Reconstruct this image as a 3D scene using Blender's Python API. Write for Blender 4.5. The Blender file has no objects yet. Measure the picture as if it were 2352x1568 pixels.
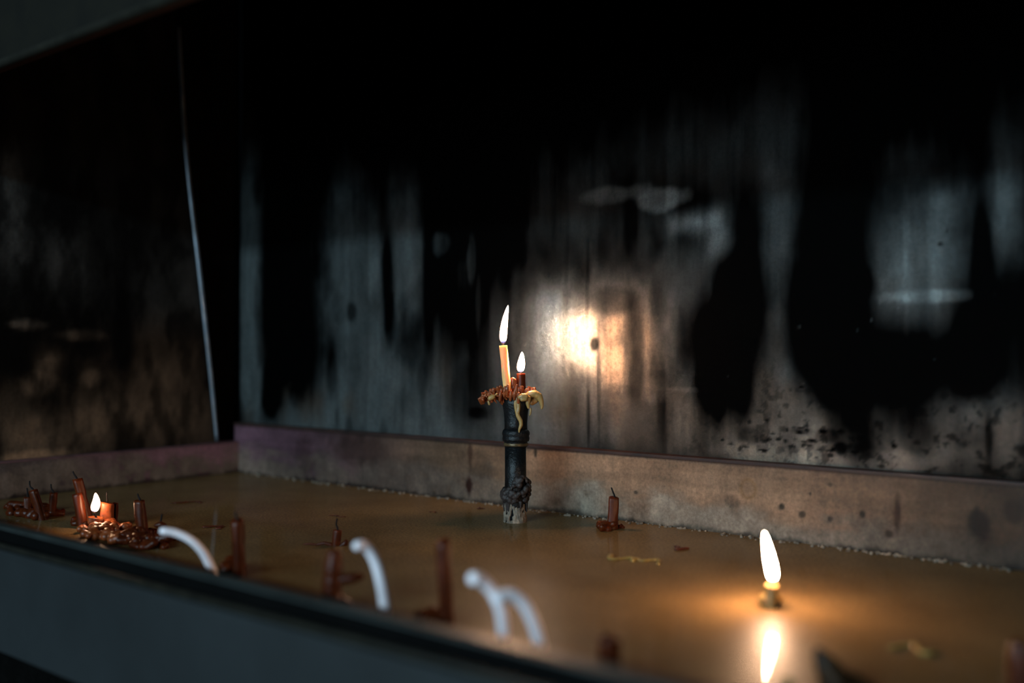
import bpy, bmesh, math, random
import numpy as np
from mathutils import Vector, Matrix
R = random.Random(7)
C = bpy.context.scene.collection
sc = bpy.context.scene

# ---------------------------------------------------------------- camera, light, exposure
F = 2287.0            # focal length in pixels of the 2352 px wide frame (35 mm lens)
H = 0.171             # camera height above the liquid
HZ = 800.0            # row of the horizon
Ac = Vector((0.783, -0.622, 0)).normalized()   # the trough's length as the camera sees it: to the right and nearer
Bc = Vector((0.622, 0.783, 0)).normalized()    # across the trough, away from the camera
A = Vector((1, 0, 0)); B = Vector((0, 1, 0))   # the same two directions in the scene
WB, WF, WL = 0.854, 0.360, -1.163               # back wall, front flange, left wall
U1 = 0.62                                      # right end of the trough
cam = bpy.data.cameras.new('camera'); co = bpy.data.objects.new('camera', cam); C.objects.link(co)
cam.lens = 35; cam.sensor_width = 36; cam.clip_start = 0.01
co.location = (0, 0, H)
co.rotation_euler = (math.radians(90) + math.atan((HZ - 784) / F), 0, math.atan2(0.622, 0.783))
cam.dof.use_dof = True; cam.dof.focus_distance = 0.965; cam.dof.aperture_fstop = 2.2
cam.dof.aperture_blades = 0
sc.camera = co
w = bpy.data.worlds.new('world'); sc.world = w; w.use_nodes = True
w.node_tree.nodes['Background'].inputs[0].default_value = (0.5, 0.75, 1, 1)
w.node_tree.nodes['Background'].inputs[1].default_value = 0.002
sc.view_settings.view_transform = 'Standard'; sc.view_settings.look = 'None'
sc.view_settings.exposure = 0.0; sc.view_settings.gamma = 1.0
sc.view_settings.use_curve_mapping = False
sc.cycles.use_denoising = True
sc.cycles.sample_clamp_indirect = 6.0

def Wp(u, b, z):
    v = A * u + B * b; return Vector((v.x, v.y, z))
def area(name, pos, target, sx, sy, power, col):
    l = bpy.data.lights.new(name, 'AREA'); l.shape = 'RECTANGLE'; l.size = sx; l.size_y = sy
    l.energy = power; l.color = col
    o = bpy.data.objects.new(name, l); C.objects.link(o); o.location = pos
    o.rotation_euler = (Vector(target) - Vector(pos)).to_track_quat('-Z', 'Y').to_euler()
    return o
DAY = (0.58, 0.85, 1.0)
area('daylight_from_doorway', Wp(-0.35, -2.1, 0.862), Wp(-0.55, 0.8, 0.1), 1.6, 0.10, 60, DAY)
area('daylight_low_glow', Wp(-0.5, -2.3, 0.30), Wp(-0.55, 0.8, 0.2), 1.8, 0.6, 34, DAY)

def P(px, py, D):                      # a point seen at px, py at depth D
    v = Vector(((px - 1176) / F * D, D, 0))
    return Vector((v.dot(Ac), v.dot(Bc), H - (py - HZ) / F * D))
def depth(py, z=0.0):                  # depth of a point at height z seen at row py
    return (H - z) * F / (py - HZ)

# ---------------------------------------------------------------- helpers
def obj(name, me, mat=None, parent=None, smooth=True):
    if isinstance(me, bmesh.types.BMesh):
        bm = me; me = bpy.data.meshes.new(name); bm.to_mesh(me); bm.free()
    if mat: me.materials.clear(); me.materials.append(mat)
    if smooth:
        for p in me.polygons: p.use_smooth = True
    o = bpy.data.objects.new(name, me); C.objects.link(o)
    if parent:
        o.parent = parent
        o.matrix_parent_inverse = Matrix.Translation(-parent.location) if parent.type == 'EMPTY' else parent.matrix_world.inverted()
        if parent.type != 'EMPTY': o.matrix_parent_inverse = Matrix()
    return o
def thing(name, loc, label, cat, group=None):
    o = bpy.data.objects.new(name, None); C.objects.link(o); o.location = loc
    o.empty_display_size = 0.01
    o['label'] = label; o['category'] = cat
    if group: o['group'] = group
    return o
def tag(o, label, cat, group=None, kind=None):
    o['label'] = label; o['category'] = cat
    if group: o['group'] = group
    if kind: o['kind'] = kind
    return o
def nodes(name):
    m = bpy.data.materials.new(name); m.use_nodes = True
    nt = m.node_tree; return m, nt, nt.nodes['Principled BSDF']
def N(nt, t, **kw):
    n = nt.nodes.new(t)
    for k, v in kw.items():
        if k in n.inputs: n.inputs[k].default_value = v
        else: setattr(n, k, v)
    return n
def noise_node(nt, scale, detail=4, rough=.6, stretch=(1, 1, 1)):
    tc = N(nt, 'ShaderNodeTexCoord'); mp = N(nt, 'ShaderNodeMapping')
    mp.inputs['Scale'].default_value = stretch
    nt.links.new(tc.outputs['Object'], mp.inputs[0])
    n = N(nt, 'ShaderNodeTexNoise', Scale=scale, Detail=detail, Roughness=rough)
    nt.links.new(mp.outputs[0], n.inputs['Vector']); return n
def ramp(nt, src, stops):
    r = N(nt, 'ShaderNodeValToRGB'); e = r.color_ramp.elements
    while len(e) > 1: e.remove(e[-1])
    e[0].position = stops[0][0]; e[0].color = stops[0][1] if len(stops[0][1]) == 4 else (*stops[0][1], 1)
    for p, c in stops[1:]:
        k = e.new(p); k.color = (*c, 1) if len(c) == 3 else c
    nt.links.new(src, r.inputs[0]); return r
def g(v): return (v, v, v)

def sheet_mat(name, rough_clean=.36, rough_soot=.75, bump=.25, metallic=.0, fine=260, spec=.5):
    """sooty sheet metal; colour comes from the stain attribute, alpha = how clean"""
    m, nt, bs = nodes(name)
    at = N(nt, 'ShaderNodeAttribute', attribute_name='stain')
    n1 = noise_node(nt, fine, 6, .7); r1 = ramp(nt, n1.outputs[0], [(.3, g(.7)), (.7, g(1.25))])
    n2 = noise_node(nt, 45, 6, .75, (1, 1, .35)); r2 = ramp(nt, n2.outputs[0], [(.30, g(.6)), (.64, g(1.15))])
    mu = N(nt, 'ShaderNodeMix', data_type='RGBA', blend_type='MULTIPLY'); mu.inputs[0].default_value = 1
    nt.links.new(at.outputs['Color'], mu.inputs[6]); nt.links.new(r1.outputs[0], mu.inputs[7])
    mv = N(nt, 'ShaderNodeMix', data_type='RGBA', blend_type='MULTIPLY'); mv.inputs[0].default_value = .85
    nt.links.new(mu.outputs[2], mv.inputs[6]); nt.links.new(r2.outputs[0], mv.inputs[7])
    nt.links.new(mv.outputs[2], bs.inputs['Base Color'])
    mr = N(nt, 'ShaderNodeMapRange'); mr.inputs[3].default_value = rough_soot; mr.inputs[4].default_value = rough_clean
    nt.links.new(at.outputs['Alpha'], mr.inputs[0]); nt.links.new(mr.outputs[0], bs.inputs['Roughness'])
    ms = N(nt, 'ShaderNodeMapRange'); ms.inputs[3].default_value = .01; ms.inputs[4].default_value = spec
    nt.links.new(at.outputs['Alpha'], ms.inputs[0]); nt.links.new(ms.outputs[0], bs.inputs['Specular IOR Level'])
    mm = N(nt, 'ShaderNodeMapRange'); mm.inputs[3].default_value = 0; mm.inputs[4].default_value = metallic
    nt.links.new(at.outputs['Alpha'], mm.inputs[0]); nt.links.new(mm.outputs[0], bs.inputs['Metallic'])
    n3 = noise_node(nt, 160, 5, .65, (1, 1, .7)); bp = N(nt, 'ShaderNodeBump', Strength=bump, Distance=.0015)
    nt.links.new(n3.outputs[0], bp.inputs['Height']); nt.links.new(bp.outputs[0], bs.inputs['Normal'])
    return m
def plain(name, col, rough=.5, spec=.5, metallic=0, nscale=60, var=.35, bump=.0, sss=0, sssr=(1, .3, .1), stretch=(1, 1, 1)):
    m, nt, bs = nodes(name)
    n = noise_node(nt, nscale, 5, .6, stretch)
    r = ramp(nt, n.outputs[0], [(.3, [c * (1 - var) for c in col]), (.7, [min(1, c * (1 + var)) for c in col])])
    nt.links.new(r.outputs[0], bs.inputs['Base Color'])
    bs.inputs['Roughness'].default_value = rough; bs.inputs['Specular IOR Level'].default_value = spec
    bs.inputs['Metallic'].default_value = metallic
    if sss:
        bs.inputs['Subsurface Weight'].default_value = sss
        bs.inputs['Subsurface Radius'].default_value = sssr; bs.inputs['Subsurface Scale'].default_value = .004
    if bump:
        n3 = noise_node(nt, nscale * 4, 4, .6, stretch); bp = N(nt, 'ShaderNodeBump', Strength=bump, Distance=.001)
        nt.links.new(n3.outputs[0], bp.inputs['Height']); nt.links.new(bp.outputs[0], bs.inputs['Normal'])
    return m

# value noise on arrays
_rs = np.random.RandomState(11); _tab = _rs.rand(512, 512)
def vn(x, y):
    xi = np.floor(x).astype(int); yi = np.floor(y).astype(int); fx = x - xi; fy = y - yi
    fx = fx * fx * (3 - 2 * fx); fy = fy * fy * (3 - 2 * fy)
    t = lambda i, j: _tab[(i) % 512, (j) % 512]
    return (t(xi, yi) * (1 - fx) + t(xi + 1, yi) * fx) * (1 - fy) + (t(xi, yi + 1) * (1 - fx) + t(xi + 1, yi + 1) * fx) * fy
def fbm(x, y, o=4):
    s = 0; a = .5; t = 0
    for k in range(o):
        s = s + a * vn(x * 2 ** k + 17 * k, y * 2 ** k + 31 * k); t += a; a *= .55
    return s / t
def sm(a, b, x):
    t = np.clip((x - a) / (b - a), 0, 1); return t * t * (3 - 2 * t)

def grid(name, corner, du, dv, nu, nv, thick, colour, mat, parent=None, buckle=None):
    """a sheet of real thickness whose front face carries the stain attribute.
    corner: Vector, du / dv: edge vectors; colour(s, t) -> (n,4) with s, t in metres along the edges"""
    lu, lv = du.length, dv.length
    s, t = np.meshgrid(np.linspace(0, lu, nu), np.linspace(0, lv, nv), indexing='ij')
    s = s.ravel(); t = t.ravel()
    eu = np.array(du.normalized()); ev = np.array(dv.normalized()); c0 = np.array(corner)
    v = c0 + s[:, None] * eu + t[:, None] * ev
    nrm = np.array(du.cross(dv).normalized())
    if buckle is not None: v = v + nrm * buckle(s, t)[:, None]
    nfr = len(v)
    border = [i * nv for i in range(nu)] + [(nu - 1) * nv + j for j in range(1, nv)] + [i * nv + nv - 1 for i in range(nu - 2, -1, -1)] + [j for j in range(nv - 2, 0, -1)]
    back = v[border] - nrm * thick
    vv = np.vstack([v, back])
    i, j = np.meshgrid(np.arange(nu - 1), np.arange(nv - 1), indexing='ij'); q = (i * nv + j).ravel()
    faces = np.stack([q, q + nv, q + nv + 1, q + 1], 1).tolist()
    nb = len(border)
    for k in range(nb):
        a, b = border[k], border[(k + 1) % nb]; faces.append([b, a, nfr + k, nfr + (k + 1) % nb])
    faces.append([nfr + k for k in range(nb)][::-1])
    me = bpy.data.meshes.new(name); me.from_pydata(vv.tolist(), [], faces); me.update()
    col = colour(s, t); col = np.vstack([col, np.tile([.01, .01, .01, .1], (nb, 1))])
    at = me.color_attributes.new('stain', 'FLOAT_COLOR', 'POINT'); at.data.foreach_set('color', col.astype(np.float32).ravel())
    return obj(name, me, mat, parent, smooth=False)

def stain_map(s, t, sz_fn, blobs, base):
    """blobs: (px, py, rx, ry, value): value > 0 cleaner, < 0 sootier"""
    c = base.copy(); wob = (fbm(s * 30 + 3, t * 18, 4) - .5) * 1.1
    for px, py, rx, ry, val in blobs:
        s0, t0 = sz_fn(px, py); s1, _ = sz_fn(px + rx, py); s2, _ = sz_fn(px - rx, py); _, t1 = sz_fn(px, py - ry)
        ws = abs(s1 - s2) / 2; wt = abs(t1 - t0)
        d = ((s - s0) / ws) ** 2 + ((t - t0) / wt) ** 2
        d = np.sqrt(d) + wob
        k = 1 - sm(.45, 1.25, d)
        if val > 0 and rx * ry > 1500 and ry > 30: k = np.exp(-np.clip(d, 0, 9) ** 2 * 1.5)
        c = c + val * k if val > 0 else c * (1 + val * k)
    return np.clip(c, 0, 1)

# ---------------------------------------------------------------- the setting: sheet-metal walls
def back_sz(px, py, b=WB):
    r = (px - 1176) / F; D = b / (Bc.x * r + Bc.y)
    return Ac.x * r * D + Ac.y * D - WL, H - (py - HZ) / F * D - 0.0
def left_sz(px, py):
    r = (px - 1176) / F; D = WL / (Ac.x * r + Ac.y)
    return Bc.x * r * D + Bc.y * D - 0.10, H - (py - HZ) / F * D

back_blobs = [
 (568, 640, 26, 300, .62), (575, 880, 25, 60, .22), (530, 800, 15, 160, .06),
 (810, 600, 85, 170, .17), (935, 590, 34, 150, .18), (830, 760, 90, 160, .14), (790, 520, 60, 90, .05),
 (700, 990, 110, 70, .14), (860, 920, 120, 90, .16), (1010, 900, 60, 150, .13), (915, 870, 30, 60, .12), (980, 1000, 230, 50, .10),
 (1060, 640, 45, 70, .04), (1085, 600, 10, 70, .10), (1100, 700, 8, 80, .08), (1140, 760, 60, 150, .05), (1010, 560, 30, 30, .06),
 (1320, 765, 130, 105, .55), (1325, 757, 75, 74, .35), (1300, 860, 130, 130, .2), (1240, 900, 70, 110, .26), (1290, 960, 90, 90, .22), (1400, 830, 90, 110, .30), (1480, 800, 60, 130, .18),  # first two lighten the sheet to place and shape the candle glow
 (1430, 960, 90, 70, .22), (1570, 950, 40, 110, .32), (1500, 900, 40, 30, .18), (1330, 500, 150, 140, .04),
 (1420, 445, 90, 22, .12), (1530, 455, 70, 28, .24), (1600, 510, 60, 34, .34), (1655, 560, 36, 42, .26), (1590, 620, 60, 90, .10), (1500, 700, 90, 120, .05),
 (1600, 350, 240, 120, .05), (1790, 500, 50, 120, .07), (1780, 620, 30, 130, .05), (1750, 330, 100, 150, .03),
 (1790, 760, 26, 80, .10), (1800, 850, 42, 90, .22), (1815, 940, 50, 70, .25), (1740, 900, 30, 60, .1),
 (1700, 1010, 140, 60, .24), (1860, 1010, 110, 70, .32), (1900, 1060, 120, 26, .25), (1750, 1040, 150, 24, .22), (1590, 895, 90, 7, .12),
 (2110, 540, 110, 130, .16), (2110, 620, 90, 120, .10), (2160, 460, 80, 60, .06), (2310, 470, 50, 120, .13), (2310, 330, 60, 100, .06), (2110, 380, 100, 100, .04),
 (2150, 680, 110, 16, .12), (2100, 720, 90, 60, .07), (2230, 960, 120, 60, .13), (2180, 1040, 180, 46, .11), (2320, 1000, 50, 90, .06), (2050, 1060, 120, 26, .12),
 # darker patches, mostly soot
 (1418, 745, 46, 80, -.5), (1400, 690, 60, 30, -.5),  # both darken the sheet to cut back the candle glow on its right
 (655, 640, 62, 270, -.96), (1075, 660, 80, 230, -.6), (985, 800, 18, 90, -.5), (630, 910, 30, 80, -.9), (690, 820, 40, 120, -.7), (890, 640, 15, 130, -.85), (895, 740, 14, 60, -.6), (805, 715, 14, 24, -.7), (985, 640, 14, 200, -.7),
 (760, 830, 14, 80, -.7), (800, 1000, 10, 50, -.6), (880, 1000, 12, 40, -.5), (970, 870, 14, 60, -.5),
 (1351, 960, 7, 110, -.75), (1366, 790, 11, 17, -.85), (1375, 900, 5, 150, -.5), (1462, 830, 22, 150, -.72), (1350, 650, 5, 90, -.4), (1520, 930, 14, 110, -.6), (1440, 900, 60, 18, -.3), (1500, 860, 10, 60, -.5),
 (1640, 850, 52, 170, -.97), (1690, 700, 60, 200, -.8), (1700, 880, 40, 110, -.9), (1620, 900, 40, 60, -.6),
 (1925, 470, 72, 240, -.99), (1925, 640, 70, 70, -.9), (1880, 800, 130, 130, -.8), (2060, 850, 200, 120, -.75), (1950, 900, 60, 90, -.7),  # leading two blobs make one tall dark patch
 (2255, 640, 26, 190, -.95), (2235, 800, 60, 130, -.9), (2160, 560, 8, 6, -.8), (2175, 530, 5, 5, -.7),
 (1960, 1000, 60, 60, -.7), (1990, 1050, 40, 40, -.5), (1730, 1000, 40, 22, -.7), (1900, 1000, 30, 16, -.6), (1930, 1030, 14, 16, -.8), (1840, 990, 26, 10, -.7), (1800, 985, 14, 10, -.6),
 (2110, 1000, 40, 60, -.5), (2270, 1010, 12, 70, -.6), (1080, 900, 50, 90, -.5), (1100, 950, 30, 20, -.6), (1180, 700, 40, 200, -.35),
]
_q = random.Random(77)
for _k in range(46):      # small black scars burnt into the lower sheet
    _x = _q.gauss(1830, 90); _y = _q.gauss(1012, 30)
    if _y < 1072: back_blobs.append((_x, _y, _q.uniform(4, 13), _q.uniform(2.5, 6), -.85))
for _k in range(12):      # pale scratches and flakes
    back_blobs.append((_q.uniform(1560, 2150), _q.uniform(680, 1050), _q.uniform(1.5, 5), _q.uniform(1.5, 6), .06))
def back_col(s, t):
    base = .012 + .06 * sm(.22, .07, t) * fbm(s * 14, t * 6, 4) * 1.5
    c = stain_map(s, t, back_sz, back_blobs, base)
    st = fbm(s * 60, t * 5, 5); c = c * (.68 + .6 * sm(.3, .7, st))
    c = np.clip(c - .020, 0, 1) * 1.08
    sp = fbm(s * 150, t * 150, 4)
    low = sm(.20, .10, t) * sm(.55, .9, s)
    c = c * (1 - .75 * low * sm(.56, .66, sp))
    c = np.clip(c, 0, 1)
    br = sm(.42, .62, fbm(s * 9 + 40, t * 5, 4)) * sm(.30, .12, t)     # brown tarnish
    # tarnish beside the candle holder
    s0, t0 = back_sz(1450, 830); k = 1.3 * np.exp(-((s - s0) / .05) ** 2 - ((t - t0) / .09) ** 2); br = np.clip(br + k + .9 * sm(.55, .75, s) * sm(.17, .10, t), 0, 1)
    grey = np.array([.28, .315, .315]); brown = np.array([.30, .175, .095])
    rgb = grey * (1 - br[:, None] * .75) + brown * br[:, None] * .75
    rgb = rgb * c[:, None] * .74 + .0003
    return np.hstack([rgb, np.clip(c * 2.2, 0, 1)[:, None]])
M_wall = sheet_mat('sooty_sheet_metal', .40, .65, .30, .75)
_sp = back_sz(1308, 770); BUCK = (_sp[0] - .042, _sp[1])     # outward buckle added to the sheet to move the candle glow left
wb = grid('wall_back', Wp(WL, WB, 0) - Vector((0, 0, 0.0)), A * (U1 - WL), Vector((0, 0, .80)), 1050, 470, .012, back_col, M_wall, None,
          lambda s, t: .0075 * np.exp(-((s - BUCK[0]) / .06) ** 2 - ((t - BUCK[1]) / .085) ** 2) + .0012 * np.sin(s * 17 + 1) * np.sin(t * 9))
wb['kind'] = 'structure'

left_blobs = [
 (5, 440, 45, 90, .10), (40, 560, 60, 80, .05), (150, 600, 60, 70, .05), (170, 640, 30, 60, .03),
 (60, 745, 50, 12, .16), (110, 830, 40, 40, .14), (180, 770, 60, 16, .12), (95, 880, 50, 30, .12), (210, 870, 30, 24, .10),
 (60, 1000, 90, 60, .16), (200, 970, 90, 70, .10), (300, 950, 110, 90, .09), (400, 880, 80, 130, .08), (410, 960, 90, 60, .08), (440, 720, 30, 180, .03),
 (60, 1050, 120, 16, .3), (350, 700, 90, 200, .02),
 (280, 760, 26, 180, -.95), (20, 820, 60, 80, -.8), (150, 850, 30, 40, -.6), (200, 800, 40, 26, -.6), (130, 930, 60, 30, -.5),
]
def left_col(s, t):
    base = .008 + .05 * sm(.20, .07, t) * fbm(s * 14, t * 8, 4) * 1.5
    c = stain_map(s, t, left_sz, left_blobs, base)
    c = c * (.35 + 1.2 * sm(.35, .65, fbm(s * 45, t * 20, 5)))
    br = sm(1.1, .8, s) * sm(.24, .17, t)
    rgb = np.array([.26, .28, .27]) * (1 - br[:, None] * .8) + np.array([.30, .18, .09]) * br[:, None] * .8
    rgb = rgb * np.clip(c, 0, 1)[:, None] + .002
    return np.hstack([rgb, np.clip(c * 2, 0, 1)[:, None]])
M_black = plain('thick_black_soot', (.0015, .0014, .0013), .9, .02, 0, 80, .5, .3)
def box(bm, c0, eu, ev, ew):
    vs = [bm.verts.new(c0 + eu * i + ev * j + ew * k) for k in (0, 1) for j in (0, 1) for i in (0, 1)]
    for f in ((0, 2, 3, 1), (4, 5, 7, 6), (0, 1, 5, 4), (2, 6, 7, 3), (0, 4, 6, 2), (1, 3, 7, 5)):
        bm.faces.new([vs[k] for k in f])
Z = Vector((0, 0, 1))
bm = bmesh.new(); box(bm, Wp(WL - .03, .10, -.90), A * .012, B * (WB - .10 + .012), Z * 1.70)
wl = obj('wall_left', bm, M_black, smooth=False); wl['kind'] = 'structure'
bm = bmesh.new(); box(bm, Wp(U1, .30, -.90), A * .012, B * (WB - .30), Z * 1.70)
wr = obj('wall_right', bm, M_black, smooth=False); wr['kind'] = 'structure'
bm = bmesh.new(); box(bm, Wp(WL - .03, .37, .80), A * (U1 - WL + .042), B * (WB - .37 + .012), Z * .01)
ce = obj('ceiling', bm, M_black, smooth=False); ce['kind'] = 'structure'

# left side sheet, standing on the left board of the basin, ending in a folded bright edge
sp_l = thing('side_panel', Wp(WL, .5, .043), 'soot-blackened left side sheet with a bright folded edge leaning beside the dark corner', 'panel')
edge_px = [(409, 60), (415, 180), (424, 320), (437, 450), (455, 600), (473, 760), (488, 900), (499, 1012)]
def on_left(px, py, off=0):
    r = (px - 1176) / F; D = (WL + off) / (Ac.x * r + Ac.y)
    return D
def left_pt(px, py, off=0.0):
    D = on_left(px, py, off); return P(px, py, D)
ep = [left_pt(x, y, .004) for x, y in edge_px]
zs = [p.z for p in ep]; bs_ = [p.dot(B) for p in ep]
def edge_b(z): return float(np.interp(z, zs[::-1], bs_[::-1]))
nu, nv = 220, 200
zz = np.linspace(.043, .79, nv); verts = []; S = []; T = []
for i in range(nu):
    for z in zz:
        b = .10 + (edge_b(z) - .10) * i / (nu - 1)
        verts.append(tuple(Wp(WL, b, z))); S.append(b - .10); T.append(z)
n0 = len(verts)
for i in (0, nu - 1):
    for j in (0, nv - 1):
        pass
faces = [(i * nv + j, (i + 1) * nv + j, (i + 1) * nv + j + 1, i * nv + j + 1) for i in range(nu - 1) for j in range(nv - 1)]
me = bpy.data.meshes.new('sheet'); me.from_pydata(verts, [], faces); me.update()
at = me.color_attributes.new('stain', 'FLOAT_COLOR', 'POINT')
at.data.foreach_set('color', left_col(np.array(S), np.array(T)).astype(np.float32).ravel())
M_left = sheet_mat('sooty_side_sheet', .45, .7, .35, .3)
o = obj('sheet', me, M_left, sp_l, smooth=False)
sf = o.modifiers.new('thickness', 'SOLIDIFY'); sf.thickness = .003; sf.offset = -1

def tube(bm, pts, rads, seg=14, cap=True, noise=0.0, rnd=None):
    """a round tube along points"""
    pts = [Vector(p) for p in pts]; rings = []
    t0 = (pts[1] - pts[0]).normalized(); up = Vector((1, 0, 0)) if abs(t0.x) < .8 else Vector((0, 1, 0))
    for i, p in enumerate(pts):
        t = (pts[min(i + 1, len(pts) - 1)] - pts[max(i - 1, 0)]).normalized()
        n = (up - t * up.dot(t)).normalized(); b = t.cross(n); up = n
        ring = []
        for k in range(seg):
            a = 2 * math.pi * k / seg; rr = rads[i] * (1 + (rnd.uniform(-noise, noise) if rnd else 0))
            ring.append(bm.verts.new(p + (n * math.cos(a) + b * math.sin(a)) * rr))
        rings.append(ring)
    for i in range(len(rings) - 1):
        for k in range(seg):
            bm.faces.new((rings[i][k], rings[i][(k + 1) % seg], rings[i + 1][(k + 1) % seg], rings[i + 1][k]))
    if cap:
        bm.faces.new(rings[0][::-1]); bm.faces.new(rings[-1])
    return rings
def smooth_path(pts, n=8):
    pts = [Vector(p) for p in pts]; out = []
    for i in range(len(pts) - 1):
        p0 = pts[max(i - 1, 0)]; p1 = pts[i]; p2 = pts[i + 1]; p3 = pts[min(i + 2, len(pts) - 1)]
        for k in range(n):
            t = k / n
            out.append(.5 * ((2 * p1) + (-p0 + p2) * t + (2 * p0 - 5 * p1 + 4 * p2 - p3) * t * t + (-p0 + 3 * p1 - 3 * p2 + p3) * t ** 3))
    out.append(pts[-1]); return out
M_strip = plain('worn_bright_steel', (.16, .18, .21), .35, .6, .6, 40, .3, 0)
bm = bmesh.new(); path = smooth_path(ep, 5); tube(bm, path, [.0022 + .0006 * math.sin(i / len(path) * 3.1) for i in range(len(path))], 10)
o = obj('folded_edge', bm, M_strip, sp_l); o['label'] = 'bright worn steel edge of the side sheet'

# hood over the trough
hood = thing('hood', Wp(-.3, .37, .397), 'dark grey sheet-metal hood hanging above the wax basin, its lip seen top left', 'hood')
HB, HZH = .37, .397
def extrude_profile(name, prof, u0, u1, mat, parent, nseg=1, smooth=False):
    bm = bmesh.new(); rings = []
    for k in range(nseg + 1):
        u = u0 + (u1 - u0) * k / nseg
        rings.append([bm.verts.new(Wp(u, b, z)) for b, z in prof])
    n = len(prof)
    for k in range(nseg):
        for i in range(n):
            bm.faces.new((rings[k][i], rings[k][(i + 1) % n], rings[k + 1][(i + 1) % n], rings[k + 1][i]))
    bm.faces.new(rings[0]); bm.faces.new(rings[-1][::-1])
    bmesh.ops.recalc_face_normals(bm, faces=bm.faces[:])
    return obj(name, bm, mat, parent, smooth=smooth)
M_hood = plain('dull_olive_hood_paint', (.0032, .0026, .0011), .7, .15, 0, 30, .4, .1)
M_hoodlip = plain('worn_hood_lip', (.011, .010, .007), .45, .4, 0, 50, .4, .1)
M_rust = plain('rusty_inner_flange', (.010, .003, .0015), .8, .1, 0, 60, .5, .1)
extrude_profile('fascia', [(HB, HZH + .006), (HB + .003, HZH + .006), (HB + .003, .799), (HB, .799)], WL + .006, U1 - .001, M_hood, hood)
lip = [(HB + .001 + .0035 * math.cos(a), HZH + .0035 + .0035 * math.sin(a)) for a in [k * math.pi / 6 for k in range(12)]]
extrude_profile('rolled_lip', lip, WL + .006, U1 - .001, M_hoodlip, hood, 1, True)
extrude_profile('inner_flange', [(HB + .004, HZH + .001), (HB + .028, HZH + .012), (HB + .028, HZH + .015), (HB + .004, HZH + .004)], WL + .006, U1 - .001, M_rust, hood)

# ---------------------------------------------------------------- basin
basin = thing('wax_basin', Wp(-.3, .57, -.05), 'long shallow metal basin of murky brown liquid for used prayer candles', 'basin')
RIM = .067; RL = .041; RF = .037      # heights of the back, left and front rims
def rim_back_col(s, t):
    n = fbm(s * 25, t * 60, 5); n2 = fbm(s * 90, t * 90, 4); n3 = fbm(s * 8, t * 160, 3)
    x = s / (U1 - WL)
    pink = np.array([.34, .16, .21]); tan = np.array([.44, .27, .165]); lime = np.array([.48, .385, .29]); rust = np.array([.10, .025, .012])
    k = sm(.10, .42, s)[:, None]
    rgb = pink * (1 - k) + tan * k
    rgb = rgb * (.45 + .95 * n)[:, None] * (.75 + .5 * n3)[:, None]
    kl = (sm(.040, .012, t + (n - .5) * .05) * sm(.25, .6, n2 + .2))[:, None]
    lk = sm(.25, .6, s)[:, None]; lime = np.array([.46, .31, .24]) * (1 - lk) + lime * lk
    rgb = rgb * (1 - kl) + lime * kl * (.5 + .8 * n2)[:, None]
    kd = sm(.0625, .0655, t)[:, None]; rgb = rgb * (1 - kd) + rust * kd * .6
    kw = (sm(.006, .0, t + (n2 - .5) * .01))[:, None]; rgb = rgb * (1 - kw * .75)
    spots = [(1078, 1120, 9, 26, 1), (1080, 1040, 6, 40, .7), (1230, 1040, 5, 14, .9), (1795, 1163, 8, 9, .9), (2060, 1180, 10, 50, .85), (2042, 1225, 12, 10, .8),
             (1905, 1192, 7, 8, .8), (1842, 1180, 9, 9, .8), (1980, 1181, 7, 9, .9), (1906, 1112, 5, 5, .7), (1680, 1150, 22, 14, .4), (2245, 1200, 30, 40, .9), (1860, 1133, 3, 3, .9), (830, 1030, 70, 45, .55), (700, 1040, 20, 50, .4), (1460, 1130, 5, 4, .8), (2330, 1170, 30, 40, .6), (1110, 1080, 40, 20, .35)]
    for px, py, rx, ry, v in spots:
        s0, t0 = back_sz(px, py, WB - .01); s1, _ = back_sz(px + rx, py, WB - .01); _, t1 = back_sz(px, py - ry, WB - .01)
        d = np.sqrt(((s - s0) / (s1 - s0)) ** 2 + ((t - t0) / (t1 - t0)) ** 2) + (n2 - .5) * .9
        kk = (v * (1 - sm(.5, 1.2, d)))[:, None]
        rgb = rgb * (1 - kk) + (rust if px < 1100 or px in (2060, 2042) else np.array([.03, .022, .015])) * .7 * kk
    # wax drip ring mark
    s0, t0 = back_sz(1718, 1122, WB - .01); d = np.sqrt(((s - s0) / .007) ** 2 + ((t - t0) / .0085) ** 2)
    kk = (.6 * np.exp(-((d - 1) / .22) ** 2))[:, None]; rgb = rgb * (1 - kk) + np.array([.32, .17, .05]) * kk
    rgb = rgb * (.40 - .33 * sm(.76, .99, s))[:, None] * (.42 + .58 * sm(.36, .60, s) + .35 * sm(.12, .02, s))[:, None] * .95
    return np.hstack([np.clip(rgb, 0, 1), np.full((len(s), 1), .55)])
M_rim = sheet_mat('stained_basin_board', .5, .7, .25, .0, 300, .22)
def board(name, c0, du, dv, nu, nv, th, colf):
    return grid(name, c0, du, dv, nu, nv, th, colf, M_rim, basin)
board('back_board', Wp(WL, WB - .010, 0), A * (U1 - WL - .001), Z * RIM, 1100, 60, .006, rim_back_col)
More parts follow.
